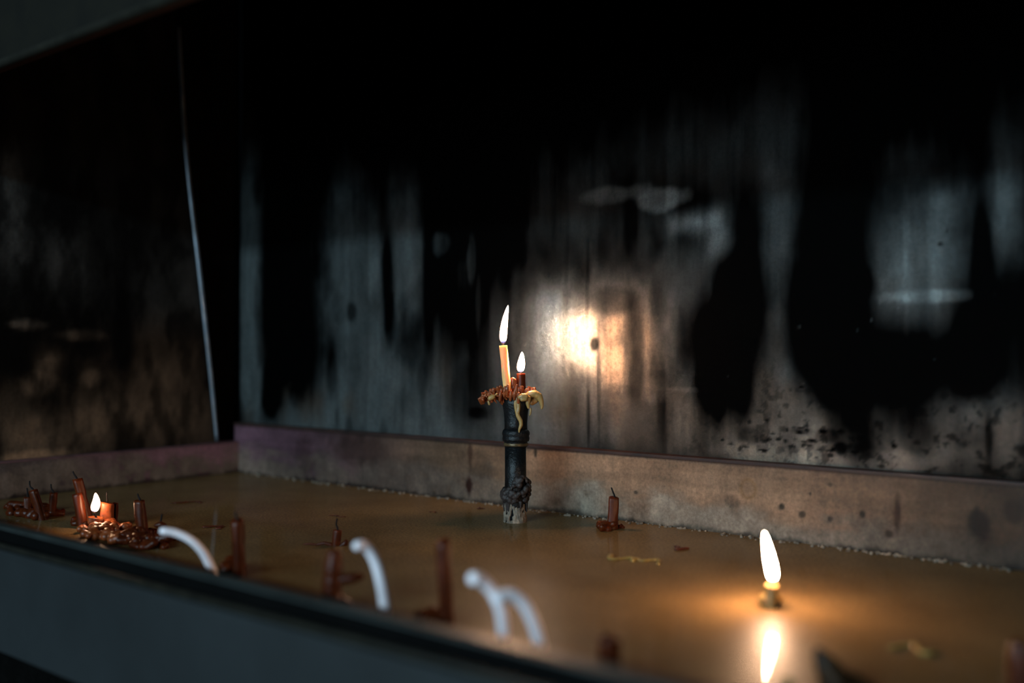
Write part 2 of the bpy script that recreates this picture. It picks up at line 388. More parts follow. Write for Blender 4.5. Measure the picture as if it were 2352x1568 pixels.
def rim_left_col(s, t):
    n = fbm(s * 25 + 9, t * 60, 5); n2 = fbm(s * 90 + 5, t * 90, 4)
    pink = np.array([.36, .18, .215]); grey = np.array([.13, .11, .10]); lime = np.array([.30, .225, .18])
    k = sm(.12, .42, s)[:, None]                        # s grows from the front end towards the corner
    rgb = (grey * (1 - k) + pink * k) * (.5 + .9 * n)[:, None]
    kl = (sm(.050, .018, t + (n - .5) * .05) * sm(.3, .6, n2 + .15))[:, None]
    rgb = rgb * (1 - kl) + lime * kl * (.5 + .8 * n2)[:, None]
    kw = sm(.006, .0, t + (n2 - .5) * .01)[:, None]; rgb = rgb * (1 - kw * .75)
    rgb = rgb * .42
    return np.hstack([np.clip(rgb, 0, 1), np.full((len(s), 1), .5)])
board('left_board', Wp(WL + .010, WF, 0), B * (WB - WF - .01), Z * RL, 500, 60, .006, rim_left_col)
M_dark = plain('dark_stained_steel', (.05, .045, .04), .5, .4, 0, 40, .4, .1)
# ledge on top of the boards
M_ledge = plain('rust_red_ledge', (.018, .0065, .0045), .6, .3, 0, 50, .6, .2)
M_ledge2 = plain('mauve_painted_ledge', (.08, .04, .048), .6, .3, 0, 50, .4, .2)
extrude_profile('back_ledge', [(WB - .0115, RIM - .0015), (WB - .0005, RIM - .0015), (WB - .0005, RIM + .0015), (WB - .0115, RIM + .001)], WL, U1 - .001, M_ledge, basin)
bm = bmesh.new(); box(bm, Wp(WL - .017, WF, RL), A * .0275, B * (WB - WF - .008), Z * .0018)
obj('left_ledge', bm, M_ledge2, basin, smooth=False)
bm = bmesh.new(); box(bm, Wp(U1 - .01, WF, -.05), A * .01, B * (WB - WF), Z * (.05 + RIM))
obj('right_board', bm, M_dark, basin, smooth=False)
bm = bmesh.new(); box(bm, Wp(WL, WF, -.055), A * (U1 - WL), B * (WB - WF), Z * .005)
obj('basin_floor', bm, M_dark, basin, smooth=False)
# front: rolled flange, black recess, bead and painted panel
M_flange = plain('grey_green_flange_top', (.026, .032, .031), .42, .5, 0, 30, .3, .05)
M_gap = plain('black_recess', (.001, .001, .001), .8, .05, 0, 30, .4)
M_bead = plain('tarnished_bead', (.009, .008, .005), .5, .4, 0, 60, .5, .1)
M_panel = plain('blue_grey_enamel_panel', (.0110, .0130, .0142), .5, .35, 0, 9, .25, .02)
UL, UR = WL - .017, U1 - .0005
prof = [(WF, -.05), (WF, RF - .003), (WF - .001, RF - .0008), (WF - .003, RF), (WF - .010, RF), (WF - .0125, RF - .0006), (WF - .013, RF - .0014), (WF - .004, RF - .002), (WF - .004, -.05)]
extrude_profile('front_flange', prof, UL, UR, M_flange, basin)
extrude_profile('recess_strip', [(WF - .0045, RF - .0022), (WF - .0045, RF - .0145), (WF - .006, RF - .0145), (WF - .006, RF - .0022)], UL, UR, M_gap, basin)
bead = [(WF - .0115 + .0022 * math.cos(a), RF - .0145 + .0022 * math.sin(a)) for a in [k * math.pi / 6 for k in range(12)]]
extrude_profile('bead', bead, UL, UR, M_bead, basin, 1, True)
extrude_profile('front_panel', [(WF - .0145, RF - .0165), (WF - .007, RF - .0165), (WF - .007, -.055), (WF - .0145, -.055)], UL, UR, M_panel, basin)
extrude_profile('lower_body', [(WF + .02, -.056), (WB - .001, -.056), (WB - .001, -.90), (WF + .02, -.90)], UL, UR, M_black, basin)
bm = bmesh.new(); box(bm, Vector((-3, -3.2, -.93)), Vector((6, 0, 0)), Vector((0, 6, 0)), Z * .03)
fl = obj('floor', bm, plain('dark_stone_floor', (.03, .028, .026), .6, .3, 0, 6, .5, .2), smooth=False); fl['kind'] = 'structure'

# liquid
def liquid_mat():
    m, nt, bs = nodes('murky_brown_liquid')
    n = noise_node(nt, 9, 6, .65); r = ramp(nt, n.outputs[0], [(.3, (.098, .058, .022)), (.55, (.140, .084, .033)), (.75, (.180, .112, .045))])
    n2 = noise_node(nt, 420, 3, .6); r2 = ramp(nt, n2.outputs[0], [(.35, g(.6)), (.65, g(1.4))])
    mu = N(nt, 'ShaderNodeMix', data_type='RGBA', blend_type='MULTIPLY'); mu.inputs[0].default_value = 1
    nt.links.new(r.outputs[0], mu.inputs[6]); nt.links.new(r2.outputs[0], mu.inputs[7]); nt.links.new(mu.outputs[2], bs.inputs['Base Color'])
    n3 = noise_node(nt, 5, 4, .6); r3 = ramp(nt, n3.outputs[0], [(.35, g(.42)), (.7, g(.55))])
    nt.links.new(r3.outputs[0], bs.inputs['Roughness'])
    bs.inputs['Specular IOR Level'].default_value = .06
    n4 = noise_node(nt, 500, 3, .5); b1 = N(nt, 'ShaderNodeBump', Strength=.22, Distance=.0006)
    nt.links.new(n4.outputs[0], b1.inputs['Height']); nt.links.new(b1.outputs[0], bs.inputs['Normal'])
    # the clear skin over the silt
    bs.inputs['Coat Weight'].default_value = .35; bs.inputs['Coat Roughness'].default_value = .012; bs.inputs['Coat IOR'].default_value = 1.33
    b2 = N(nt, 'ShaderNodeBump', Strength=.035, Distance=.0006); nt.links.new(n4.outputs[0], b2.inputs['Height']); nt.links.new(b2.outputs[0], bs.inputs['Coat Normal'])
    return m
M_liq = liquid_mat()
bm = bmesh.new(); box(bm, Wp(WL + .010, WF, -.030), A * (U1 - .01 - WL - .01), B * (WB - .010 - WF), Z * .030)
liq = obj('liquid', bm, M_liq, smooth=False)
tag(liq, 'murky brown liquid with a thin waxy skin filling the long basin', 'liquid', kind='stuff')

# ---------------------------------------------------------------- wax, candles, flames
M_red = plain('dark_red_wax', (.060, .0098, .0019), .38, .2, 0, 120, .35, .10, .35, (1, .25, .08))
M_redb = plain('bright_red_wax', (.21, .048, .012), .40, .4, 0, 200, .55, .15, .3, (1, .3, .1))
M_yel = plain('honey_yellow_wax', (.85, .50, .20), .5, .25, 0, 60, .12, .04, 1.0, (1, .6, .25))
M_ylw = plain('pale_yellow_drip_wax', (.30, .175, .055), .38, .5, 0, 100, .25, .1, .3, (1, .6, .25))
M_white = plain('white_wax', (.90, .82, .87), .45, .4, 0, 50, .04, 0, .2, (1, .8, .7))
M_wick = plain('charred_wick', (.010, .008, .008), .8, .1, 0, 300, .4)
M_iron = plain('black_iron', (.004, .0045, .005), .40, .24, .0, 70, .7, .9)
M_brass = plain('rubbed_brass_ring', (.10, .065, .030), .35, .6, .5, 90, .6, .3)
M_crust = plain('ashy_wax_crust', (.15, .115, .085), .7, .3, 0, 130, .8, .6)
M_lump = plain('dark_encrusted_wax', (.022, .014, .012), .6, .4, 0, 130, .7, .6)
M_flake = plain('thin_red_wax_flake', (.08, .015, .005), .4, .5, 0, 150, .4, .1)
M_yflake = plain('thin_yellow_wax_flake', (.28, .18, .045), .4, .5, 0, 150, .4, .1)

def flame_mat(name, strength, col=(1, .58, .33)):
    m = bpy.data.materials.new(name); m.use_nodes = True; nt = m.node_tree; nt.nodes.clear()
    out = N(nt, 'ShaderNodeOutputMaterial'); at = N(nt, 'ShaderNodeAttribute', attribute_name='height')
    cr = ramp(nt, at.outputs['Fac'], [(0, (.02, .06, .5)), (.10, (.10, .20, .9)), (.20, (.8, .65, .6)), (.30, col), (1, col)])
    sr = ramp(nt, at.outputs['Fac'], [(0, g(.0005)), (.09, g(.0009)), (.15, g(.006)), (.28, g(1)), (.85, g(.8)), (1, g(.25))])
    mul = N(nt, 'ShaderNodeMath', operation='MULTIPLY'); mul.inputs[1].default_value = strength
    nt.links.new(sr.outputs[0], mul.inputs[0])
    em = N(nt, 'ShaderNodeEmission'); nt.links.new(cr.outputs[0], em.inputs[0]); nt.links.new(mul.outputs[0], em.inputs[1])
    tr = N(nt, 'ShaderNodeBsdfTransparent'); mx = N(nt, 'ShaderNodeMixShader')
    op = ramp(nt, at.outputs['Fac'], [(0, g(.35)), (.15, g(.6)), (.3, g(1))])
    nt.links.new(op.outputs[0], mx.inputs[0]); nt.links.new(tr.outputs[0], mx.inputs[1]); nt.links.new(em.outputs[0], mx.inputs[2])
    nt.links.new(mx.outputs[0], out.inputs[0]); return m
def mantle_mat():
    m = bpy.data.materials.new('flame_mantle'); m.use_nodes = True; nt = m.node_tree; nt.nodes.clear()
    out = N(nt, 'ShaderNodeOutputMaterial'); em = N(nt, 'ShaderNodeEmission'); em.inputs[0].default_value = (1, .38, .12, 1); em.inputs[1].default_value = .55
    tr = N(nt, 'ShaderNodeBsdfTransparent'); mx = N(nt, 'ShaderNodeMixShader'); mx.inputs[0].default_value = .22
    nt.links.new(tr.outputs[0], mx.inputs[1]); nt.links.new(em.outputs[0], mx.inputs[2]); nt.links.new(mx.outputs[0], out.inputs[0]); return m
M_mantle = mantle_mat()
FL = 720.0
M_flame = flame_mat('candle_flame', FL)
M_flame_big = flame_mat('candle_flame_near', FL * 1.0)
M_flame_small = flame_mat('candle_flame_small', FL * .75)
M_flame_far = flame_mat('candle_flame_far', FL * .16)
def flame_mesh(pts, wmax, scale=1.0, seg=16, n=22, peak=.36):
    path = smooth_path(pts, 8); m = len(path); bm = bmesh.new(); hs = []
    rads = []
    for i in range(m):
        t = i / (m - 1)
        r = (math.sin(math.pi * min(t / (2 * peak), .5)) ** .75 if t < peak else math.cos((t - peak) / (1 - peak) * math.pi / 2) ** .85)
        r = max(r, .22 if t < .05 else .0)
        rads.append(max(wmax * scale * r, .00012))
    tube(bm, path, rads, seg)
    me = bpy.data.meshes.new('flame'); bm.to_mesh(me); bm.free()
    at = me.attributes.new('height', 'FLOAT', 'POINT')
    at.data.foreach_set('value', [(k // seg) / (m - 1) for k in range(len(me.vertices))])
    return me
def add_flame(parent, pts, wmax, mat, peak=.36):
    f = obj('flame', flame_mesh(pts, wmax, 1.0, peak=peak), mat, parent)
    c = sum((Vector(p) for p in pts), Vector()) / len(pts)
    big = [c + (Vector(p) - c) * 1.03 for p in pts]
    mm = obj('flame_mantle', flame_mesh(big, wmax, 1.16, peak=peak), M_mantle, f)
    mm.matrix_parent_inverse = Matrix()
    return f

_b = bmesh.new(); bmesh.ops.create_icosphere(_b, subdivisions=2, radius=1)
ICO_V = np.array([tuple(v.co) for v in _b.verts]); ICO_F = np.array([[v.index for v in f.verts] for f in _b.faces]); _b.free()
def blobs_mesh(name, chains, voxel=.0006, noise=.0, seed=1):
    """chains: list of [(point, radius), ...] fused into one lumpy wax body"""
    V = []; Fc = []; n = 0
    def ball(p, r):
        nonlocal n
        V.append(ICO_V * r + np.array(p)); Fc.append(ICO_F + n); n += len(ICO_V)
    for ch in chains:
        for k, (p, r) in enumerate(ch):
            ball(p, r)
            if k:
                q, r0 = ch[k - 1]; L = (Vector(p) - Vector(q)).length; m = max(1, int(L / max(min(r, r0) * .5, .0004)))
                for i in range(1, m):
                    t = i / m; ball(Vector(q).lerp(Vector(p), t), (r0 + (r - r0) * t) * 1.04)
    me = bpy.data.meshes.new(name + '_src'); me.from_pydata(np.vstack(V).tolist(), [], np.vstack(Fc).tolist()); me.update()
    o = bpy.data.objects.new('tmp', me); C.objects.link(o)
    md = o.modifiers.new('r', 'REMESH'); md.mode = 'VOXEL'; md.voxel_size = voxel
    s = o.modifiers.new('s', 'SMOOTH'); s.iterations = 2; s.factor = .5
    dg = bpy.context.evaluated_depsgraph_get(); out = bpy.data.meshes.new_from_object(o.evaluated_get(dg))
    bpy.data.objects.remove(o); bpy.data.meshes.remove(me); out.name = name
    return out

def wick(parent, pts, r=.0007):
    r *= 1.35
    bm = bmesh.new(); pa = smooth_path(pts, 4); tube(bm, pa, [r * (1.25 - .4 * i / len(pa)) for i in range(len(pa))], 7)
    return obj('wick', bm, M_wick, parent)
def candle_body(bot, top, r0, r1, seed=0, melt=.12, lumps=6, drips=3):
    rnd = random.Random(seed); bm = bmesh.new(); seg = 22; n = 14
    ax = (top - bot); L = ax.length; t = ax.normalized(); u = t.orthogonal().normalized(); v = t.cross(u)
    drip = [(rnd.uniform(0, 6.28), rnd.uniform(.25, .8), rnd.uniform(.12, .28)) for _ in range(drips)]
    rings = []
    notch = rnd.uniform(0, 6.28)
    for i in range(n + 1):
        f = i / n; ring = []
        for k in range(seg):
            a = 2 * math.pi * k / seg; r = r0 + (r1 - r0) * f
            r *= 1 + .06 * math.sin(3 * a + f * 7 + seed) * math.sin(f * 5 + seed) + rnd.uniform(-.012, .012)
            for (da, ln, h) in drip:
                d = abs((a - da + math.pi) % (2 * math.pi) - math.pi)
                if d < .5 and f > 1 - ln: r *= 1 + h * (1 - d / .5)
            zoff = 0
            if i >= n - 1: zoff = -melt * r1 * 2 * (.5 + .5 * math.cos(a - notch)) * (1 if i == n else .6)
            ring.append(bm.verts.new(bot + t * (L * f + zoff) + (u * math.cos(a) + v * math.sin(a)) * r))
        rings.append(ring)
    # cup at the top
    inner = []
    for q, dz in ((.82, -.0002), (.55, -.0011), (.2, -.0015)):
        inner.append([bm.verts.new(bot + t * (L + dz) + (rings[-1][k].co - (bot + t * L) - t * (rings[-1][k].co - bot - t * L).dot(t)) * q + t * (rings[-1][k].co - bot - t * L).dot(t) * q) for k in range(seg)])
    allr = rings + inner
    for i in range(len(allr) - 1):
        for k in range(seg): bm.faces.new((allr[i][k], allr[i][(k + 1) % seg], allr[i + 1][(k + 1) % seg], allr[i + 1][k]))
    bm.faces.new(allr[0][::-1]); bm.faces.new(allr[-1]); return bm
SINK = .012
def candle(name, top, bot, wpx, label, cat='candle', D=None, mat=None, wick_px=None, puddle=None, seed=1, taper=1.12, group=None, pudmat=None, dtop=0.0, drips=3, wickD=0, melt=.12):
    """top, bot: pixel positions; bot on the liquid surface unless D given"""
    mat = mat or M_red
    Db = D or depth(bot[1]); pb = P(bot[0], bot[1], Db); pt = P(top[0], top[1], Db + dtop)
    if D is None: pb.z = 0
    r = wpx / 2 / F * Db
    t = thing(name, pb, label, cat, group)
    ax = (pt - pb).normalized(); lo = pb - ax * (SINK if D is None else .004)
    obj('wax_stick', candle_body(lo, pt, r * taper, r, seed, melt, drips=drips), mat, t)
    if wick_px:
        wp = [pt - ax * .003, pt + ax * .0005] + [P(x, y, Db + dtop) for x, y in wick_px]
        wick(t, wp, .0006)
    if puddle:
        rnd = random.Random(seed + 50); ch = []; hubs = []
        for (x, y, rr) in puddle:          # px, py on the liquid, radius in px
            d = depth(max(y, 1000)); rad = rr * 1.3 / F * d
            c = P(x, y, d); c.z = rad * .45
            k = []
            for _ in range(5):
                k.append((c + Vector((rnd.uniform(-1, 1) * rad, rnd.uniform(-1, 1) * rad, rnd.uniform(-.2, .8) * rad)), rad * rnd.uniform(.55, .95)))
            ch.append([(c, rad * .45), k[0], k[1], (c, rad * .45), k[2], k[3], (c, rad * .45), k[4]])
            hubs.append((c, rad * .45))
        base = pb.copy(); base.z = .0008; hubs.sort(key=lambda h: (h[0] - base).length); hubs.insert(0, (base, hubs[0][1]))
        for a_, b_ in zip(hubs, hubs[1:]):
            near = min((h for h in hubs[:hubs.index(b_)]), key=lambda h: (h[0] - b_[0]).length)
            ch.append([(near[0], near[1] * 1.3), (b_[0], b_[1] * 1.3)])
        o = obj('melted_foot', blobs_mesh('melted_foot', ch, .0007), pudmat or mat, t)
    return t, pt, pb, ax

# -- candle holder and what is stuck on it
HD = .985; HX = 1184
hc = P(HX, 1208, HD); hc.z = 0
hold = thing('candle_holder', hc, 'black iron candle holder column, its head crusted with melted red and yellow wax', 'candle holder')
def lathe(name, prof, mat, parent, seg=40, jag=0, seed=0, shift=None):
    rnd = random.Random(seed); bm = bmesh.new(); rings = []
    for (cx, y, hw) in prof:
        c = P(cx, y, HD); rr = hw / F * HD
        rings.append([bm.verts.new(c + Vector((math.cos(2 * math.pi * k / seg), math.sin(2 * math.pi * k / seg), 0)) * rr * (1 + rnd.uniform(-jag, jag))) for k in range(seg)])
    for i in range(len(rings) - 1):
        for k in range(seg): bm.faces.new((rings[i][k], rings[i][(k + 1) % seg], rings[i + 1][(k + 1) % seg], rings[i + 1][k]))
    bm.faces.new(rings[0][::-1]); bm.faces.new(rings[-1])
    bmesh.ops.recalc_face_normals(bm, faces=bm.faces[:])
    return obj(name, bm, mat, parent)
lathe('shaft', [(1183, 1218, 23), (1183, 1150, 24), (1184, 1090, 24.5), (1184, 1026, 24.5)], M_iron, hold, jag=.012)
lathe('collar', [(1185, 1026, 25), (1185, 1023, 27.5), (1185, 1018, 28), (1185, 1014, 26), (1185, 1012, 30), (1185, 1007, 31.5), (1185, 1002, 30.5), (1185, 1000, 30), (1185, 997, 32), (1185, 992, 31.5), (1185, 988, 30), (1185, 985, 27)], M_iron, hold, jag=.008)
lathe('brass_ring', [(1185, 1024, 24), (1185, 1022.5, 28.3), (1185, 1018, 28.8), (1185, 1015.5, 26.5), (1185, 1014, 24)], M_brass, hold, jag=.02)
lathe('neck', [(1185, 988, 26.5), (1185, 975, 26), (1185, 955, 27), (1185, 940, 29), (1185, 928, 32), (1185, 915, 33), (1185, 908, 20)], M_iron, hold, jag=.01)
rnd = random.Random(3)
ch = []
for k in range(150):                         # dark crust around the foot of the shaft, higher on the right
    a = rnd.uniform(0, 6.28); hh = rnd.uniform(0, 1)
    side = math.cos(a); y = 1150 - hh * (30 + 34 * max(0, side)); rad = 24 + 9 * math.sin(hh * 3.1) * (1 + .35 * max(0, side))
    c = P(1184, y, HD) + Vector((math.cos(a), math.sin(a), 0)) * rad / F * HD * .93
    ch.append([(c, rnd.uniform(.0016, .0032))])
for k in range(14):
    a = rnd.uniform(0, 6.28); c = P(1184, 1150, HD) + Vector((math.cos(a), math.sin(a), 0)) * 26 / F * HD
    ch.append([(c, .0017), (c - Z * rnd.uniform(.004, .012), .0009)])
obj('dark_wax_crust', blobs_mesh('dark_wax_crust', ch, .0006), M_lump, hold)
ch = []
for k in range(260):
    a = rnd.uniform(0, 6.28); hh = rnd.random() ** 1.2; c = P(1183, 1212 - hh * 58, HD) + Vector((math.cos(a), math.sin(a), 0)) * (23.5 + 1.5 * (1 - hh)) / F * HD
    ch.append([(c, rnd.uniform(.0007, .0015)), (c - Z * rnd.uniform(.002, .008), rnd.uniform(.0006, .0013))])
obj('pale_foot_crust', blobs_mesh('pale_foot_crust', ch, .0005), M_crust, hold)
# red wax head: a rosette of beads and drips
ch = []
hub = P(1172, 915, HD)
ch += [[(P(1180, 916, HD), .011)], [(P(1192, 918, HD), .010)], [(P(1165, 914, HD), .009)]]
for k in range(420):
    a = rnd.uniform(0, 6.28); q = rnd.random() ** .55
    cx = 1168 + 56 * q * math.cos(a); dy = 20 * q * math.sin(a) / 1000.0
    topy = 896 + 12 * q ** 2 + rnd.uniform(-7, 8)
    c0 = P(cx, topy, HD) + Vector((0, dy, 0)); r = rnd.uniform(.0008, .0016)
    if k % 3 == 0:
        boty = topy + rnd.uniform(4, 12) + (18 * (1 - q) if cx > 1125 else 2)
        c1 = P(cx + rnd.uniform(-7, 7) - (6 if cx < 1150 else 0), boty, HD) + Vector((0, dy * .9, 0))
        ch.append([(c0, r), (c0.lerp(c1, .5), r * .75), (c1, r * .45)])
    else:
        ch.append([(c0 - Z * rnd.uniform(0, .005) * (1.3 - q), r)])
ch.append([(P(1112, 910, HD), .0022), (P(1140, 908, HD), .0040), (P(1168, 911, HD), .0060), (P(1200, 910, HD), .0060), (P(1222, 902, HD), .003)])
for (x, y, r) in [(1100, 916, .0013), (1104, 914, .0016), (1109, 908, .0017), (1116, 900, .0019), (1127, 896, .0018), (1134, 894, .0019), (1143, 890, .0017), (1149, 887, .0015), (1124, 904, .0018)]:
    ch.append([(P(x, y, HD - .010), r), (P(x + 6, y + 10, HD - .006), r * 1.2)])
for (x, y) in [(1160, 888), (1166, 884), (1187, 884), (1183, 895), (1150, 898), (1174, 897), (1192, 903)]:
    ch.append([(P(x, y, HD - .016), .0010), (P(x - 1, y + 9, HD - .016), .0018), (P(x - 2, y + 22, HD - .015), .0012)])
for (x, y, r) in [(1178, 871, .0024), (1182, 873, .0020), (1180, 882, .0021), (1198, 890, .0024), (1193, 893, .0024), (1215, 891, .0020), (1222, 893, .0018), (1228, 892, .0016), (1210, 896, .0022), (1204, 903, .0022)]:
    ch.append([(P(x, y, HD - .004), r), (P(x, y + 12, HD - .004), r)])
obj('red_wax_head', blobs_mesh('red_wax_head', ch, .0004), M_redb, hold)
ch = []
for (pts, dd) in [([(1207, 912, 5.5), (1216, 905, 7.5), (1228, 904, 9), (1238, 909, 8), (1243, 920, 6), (1245, 932, 4), (1244, 937, 3)], -.010),
                  ([(1193, 912, 5), (1200, 909, 6.5), (1208, 909, 6)], -.017), ([(1199, 917, 5), (1207, 916, 5)], -.018),
                  ([(1226, 911, 8), (1230, 918, 8), (1222, 925, 6)], -.004), ([(1214, 914, 6), (1212, 926, 5), (1214, 936, 3)], -.014), ([(1219, 938, 2.5), (1218, 950, 2.5), (1216, 954, 1.5)], -.012),
                  ([(1186, 912, 5), (1184, 925, 5), (1186, 940, 4.5), (1190, 955, 5), (1196, 966, 5), (1197, 975, 4.5), (1193, 985, 3), (1192, 994, 1.6)], -.0125), ([(1190, 915, 4), (1192, 935, 3.5), (1191, 945, 3)], -.0135),
                  ([(1126, 914, 6), (1132, 911, 6)], -.016), ([(1140, 905, 3)], -.017), ([(1124, 928, 3), (1122, 922, 3)], -.013)]:
    ch.append([(P(x, y, HD + dd), r / F * HD) for x, y, r in pts])
o = obj('yellow_wax_drip', blobs_mesh('yellow_wax_drip', ch, .0005), M_ylw, hold); o['label'] = 'pale yellow wax dome and drip running down the neck'
# yellow candle
t, pt, pb, ax = candle('tall_candle', (1156, 793), (1165, 896), 18.5, 'slim honey-yellow candle burning with a long flame on the black holder', D=HD - .006, mat=M_yel, seed=4, taper=1.0, drips=1, melt=.04)
wick(t, [pt - ax * .002, pt + ax * .003], .0005)
add_flame(t, [P(1156, 790, HD - .006), P(1156, 770, HD - .006), P(1160, 735, HD - .006), P(1167, 701, HD - .006)], 8.2 / F * HD, M_flame, .36)
# short red candle
t, pt, pb, ax = candle('short_candle', (1197, 857), (1198, 902), 19.5, 'short dark red candle burning beside the yellow one on the holder', D=HD, seed=9, taper=1.0, drips=1, melt=.04)
wick(t, [pt - ax * .002, pt + ax * .003], .0005)
add_flame(t, [P(1196, 856, HD), P(1196, 845, HD), P(1198, 828, HD), P(1199, 808, HD)], 8.6 / F * HD, M_flame_small, .45)

# -- floating lit stub in front on the right
t, pt, pb, ax = candle('floating_candle', (1771, 1340), (1768, 1392), 27, 'low yellow candle stub burning alone in the liquid, its flame mirrored below it', mat=M_ylw, seed=14, taper=1.1,
                       puddle=[(1758, 1390, 10), (1775, 1392, 12), (1780, 1386, 9)], pudmat=M_ylw)
DN = depth(1392)
wick(t, [pt - ax * .002, pt + ax * .003], .0006)
add_flame(t, [P(1774, 1334, DN), P(1773, 1315, DN), P(1764, 1268, DN), P(1755, 1222, DN)], 11.5 / F * DN, M_flame_big, .42)

# -- stub candles at the left, by the side board
def blob_px(name, items, mat, parent, voxel=.0007):
    ch = [[(P(x, y, D), r / F * D) for x, y, r, D in c] for c in items]
    return obj(name, blobs_mesh(name, ch, voxel), mat, parent)
candle('stub_candle', (77, 1124), (99, 1193), 19, 'red stub leaning right, leftmost group, with a thick black wick', wick_px=[(70, 1116), (69, 1104)], seed=21, puddle=[(60, 1178, 10), (40, 1172, 10), (75, 1188, 10), (88, 1193, 10), (20, 1168, 7), (56, 1186, 10), (35, 1180, 9)])
t, *_ = candle('melted_stub', (65, 1140), (66, 1180), 14, 'half-melted dark stub hidden behind the leftmost leaning stub', wick_px=[(64, 1128), (63, 1120)], seed=22, puddle=[(62, 1172, 9)], dtop=.002, drips=6)
candle('stub_candle', (124, 1130), (121, 1184), 14, 'small red stub with melted flap, right of the leftmost leaning stub', wick_px=[(119, 1121), (118, 1111)], seed=23, puddle=[(108, 1172, 9), (112, 1182, 8), (132, 1184, 8), (142, 1183, 6), (100, 1180, 7)], drips=5)
candle('tall_stub', (177, 1098), (205, 1196), 20, 'tallest red stub at left, leaning behind the glossy one', wick_px=[(172, 1090), (168, 1082)], seed=24, drips=2)
candle('glossy_stub', (178, 1131), (193, 1212), 22, 'smooth red stub with a gleaming right edge, beside the lit cluster', seed=25, drips=0, puddle=[(182, 1206, 8), (175, 1200, 7), (206, 1216, 9)])
# lit cluster
t, pt, pb, ax = candle('burning_stub', (222, 1183), (226, 1216), 30, 'low melted red stub burning in the left cluster', seed=26, drips=4, melt=.25, puddle=[(232, 1222, 12), (250, 1226, 11), (215, 1222, 9), (243, 1212, 12), (205, 1232, 9), (225, 1238, 11), (245, 1240, 11), (265, 1240, 12), (192, 1222, 9), (235, 1228, 13), (212, 1240, 10), (255, 1250, 10)], taper=1.25, mat=M_redb)
DE = depth(1216)
wick(t, [pt - ax * .003, P(217, 1174, DE - .003)], .0006)
add_flame(t, [P(217, 1176, DE - .004), P(219, 1166, DE - .004), P(222, 1150, DE - .004), P(220, 1131, DE - .004)], 9.2 / F * DE, M_flame_far, .45)
candle('fused_stub', (247, 1150), (246, 1210), 26, 'torn red stub lit from the flame beside it, wick still standing', wick_px=[(246, 1140), (246, 1129)], seed=27, drips=5, melt=.3, mat=M_redb, puddle=[(262, 1216, 10), (276, 1220, 9), (285, 1215, 7), (258, 1226, 9), (236, 1206, 10)])
candle('thin_stub', (266, 1153), (264, 1204), 12, 'thin ragged red stub pressed behind the torn one', seed=28, drips=5, melt=.3)
candle('stub_candle', (322, 1147), (330, 1232), 21, 'upright red stub right of the lit cluster, wick charred', wick_px=[(319, 1140), (317, 1133)], seed=29, puddle=[(320, 1235, 13), (340, 1236, 12), (305, 1234, 10), (352, 1228, 8), (295, 1238, 8), (330, 1248, 12), (300, 1250, 10), (350, 1250, 11), (318, 1258, 11), (282, 1250, 10), (340, 1262, 11), (300, 1240, 12)], drips=4, taper=1.35)
t, *_ = candle('capped_stub', (370, 1203), (369, 1246), 13, 'mushroom-headed red stub beside the tip of the first white candle', wick_px=[(371, 1192), (373, 1180)], seed=30, puddle=[(370, 1250, 10), (385, 1246, 9), (355, 1250, 10), (395, 1240, 6), (380, 1258, 8)])
D_ = depth(1246); blob_px('melted_cap', [[(360, 1206, 6, D_), (370, 1204, 8, D_), (379, 1207, 6, D_)]], M_red, t)
candle('tall_stub', (545, 1191), (552, 1322), 27, 'straight red candle between the first two white ones, out of focus', wick_px=[(543, 1184), (541, 1174)], seed=31, puddle=[(532, 1308, 12), (520, 1312, 10), (560, 1312, 10)], drips=1)
t, *_ = candle('short_stub', (776, 1215), (772, 1252), 17, 'short brownish stub with upright wick and flat wax arms', wick_px=[(773, 1203), (775, 1190)], seed=32, drips=5)
D_ = depth(1252); blob_px('flat_wax_arms', [[(762, 1250, 5, D_), (745, 1246, 4, D_), (728, 1250, 3, D_), (712, 1248, 2.5, D_), (697, 1249, 2, D_)], [(784, 1252, 5, D_), (792, 1248, 7, D_), (795, 1242, 5, D_)], [(760, 1256, 5, D_), (748, 1260, 4, D_)], [(772, 1254, 7, D_), (782, 1258, 6, D_)]], M_red, t)
DJ = depth(1405)
t = thing('wax_clump', P(765, 1405, DJ), 'thick red wax clump with a side arm, rising behind the front flange', 'wax clump')
blob_px('wax_body', [[(768, 1276, 19, DJ), (767, 1294, 22, DJ), (765, 1320, 23, DJ), (763, 1350, 25, DJ), (765, 1385, 24, DJ), (765, 1415, 26, DJ)], [(785, 1385, 18, DJ), (800, 1392, 16, DJ)], [(745, 1380, 12, DJ)]], M_red, t, .001)
blob_px('side_arm', [[(780, 1330, 13, DJ), (800, 1328, 14, DJ), (818, 1325, 12, DJ), (831, 1322, 8, DJ)], [(800, 1332, 8, DJ)]], M_red, t, .001)
candle('tall_stub', (1017, 1236), (1027, 1436), 34, 'tall straight dark red candle with a paler top, between white ones', seed=33, drips=0, puddle=[(985, 1424, 16), (965, 1420, 10), (1010, 1432, 16)], taper=1.02)
candle('blurred_stub', (1400, 1458), (1402, 1570), 46, 'dark red stub just behind the front flange, fully out of focus', seed=34, drips=2)
t, *_ = candle('small_stub', (1411, 1139), (1408, 1214), 19, 'lone sharp red stub with a curled wick, near the back board', wick_px=[(1408, 1130), (1404, 1119)], seed=35, drips=3, taper=1.25, puddle=[(1384, 1214, 8), (1376, 1211, 5), (1395, 1215, 9), (1425, 1212, 4), (1432, 1212, 2.5), (1390, 1219, 7)])
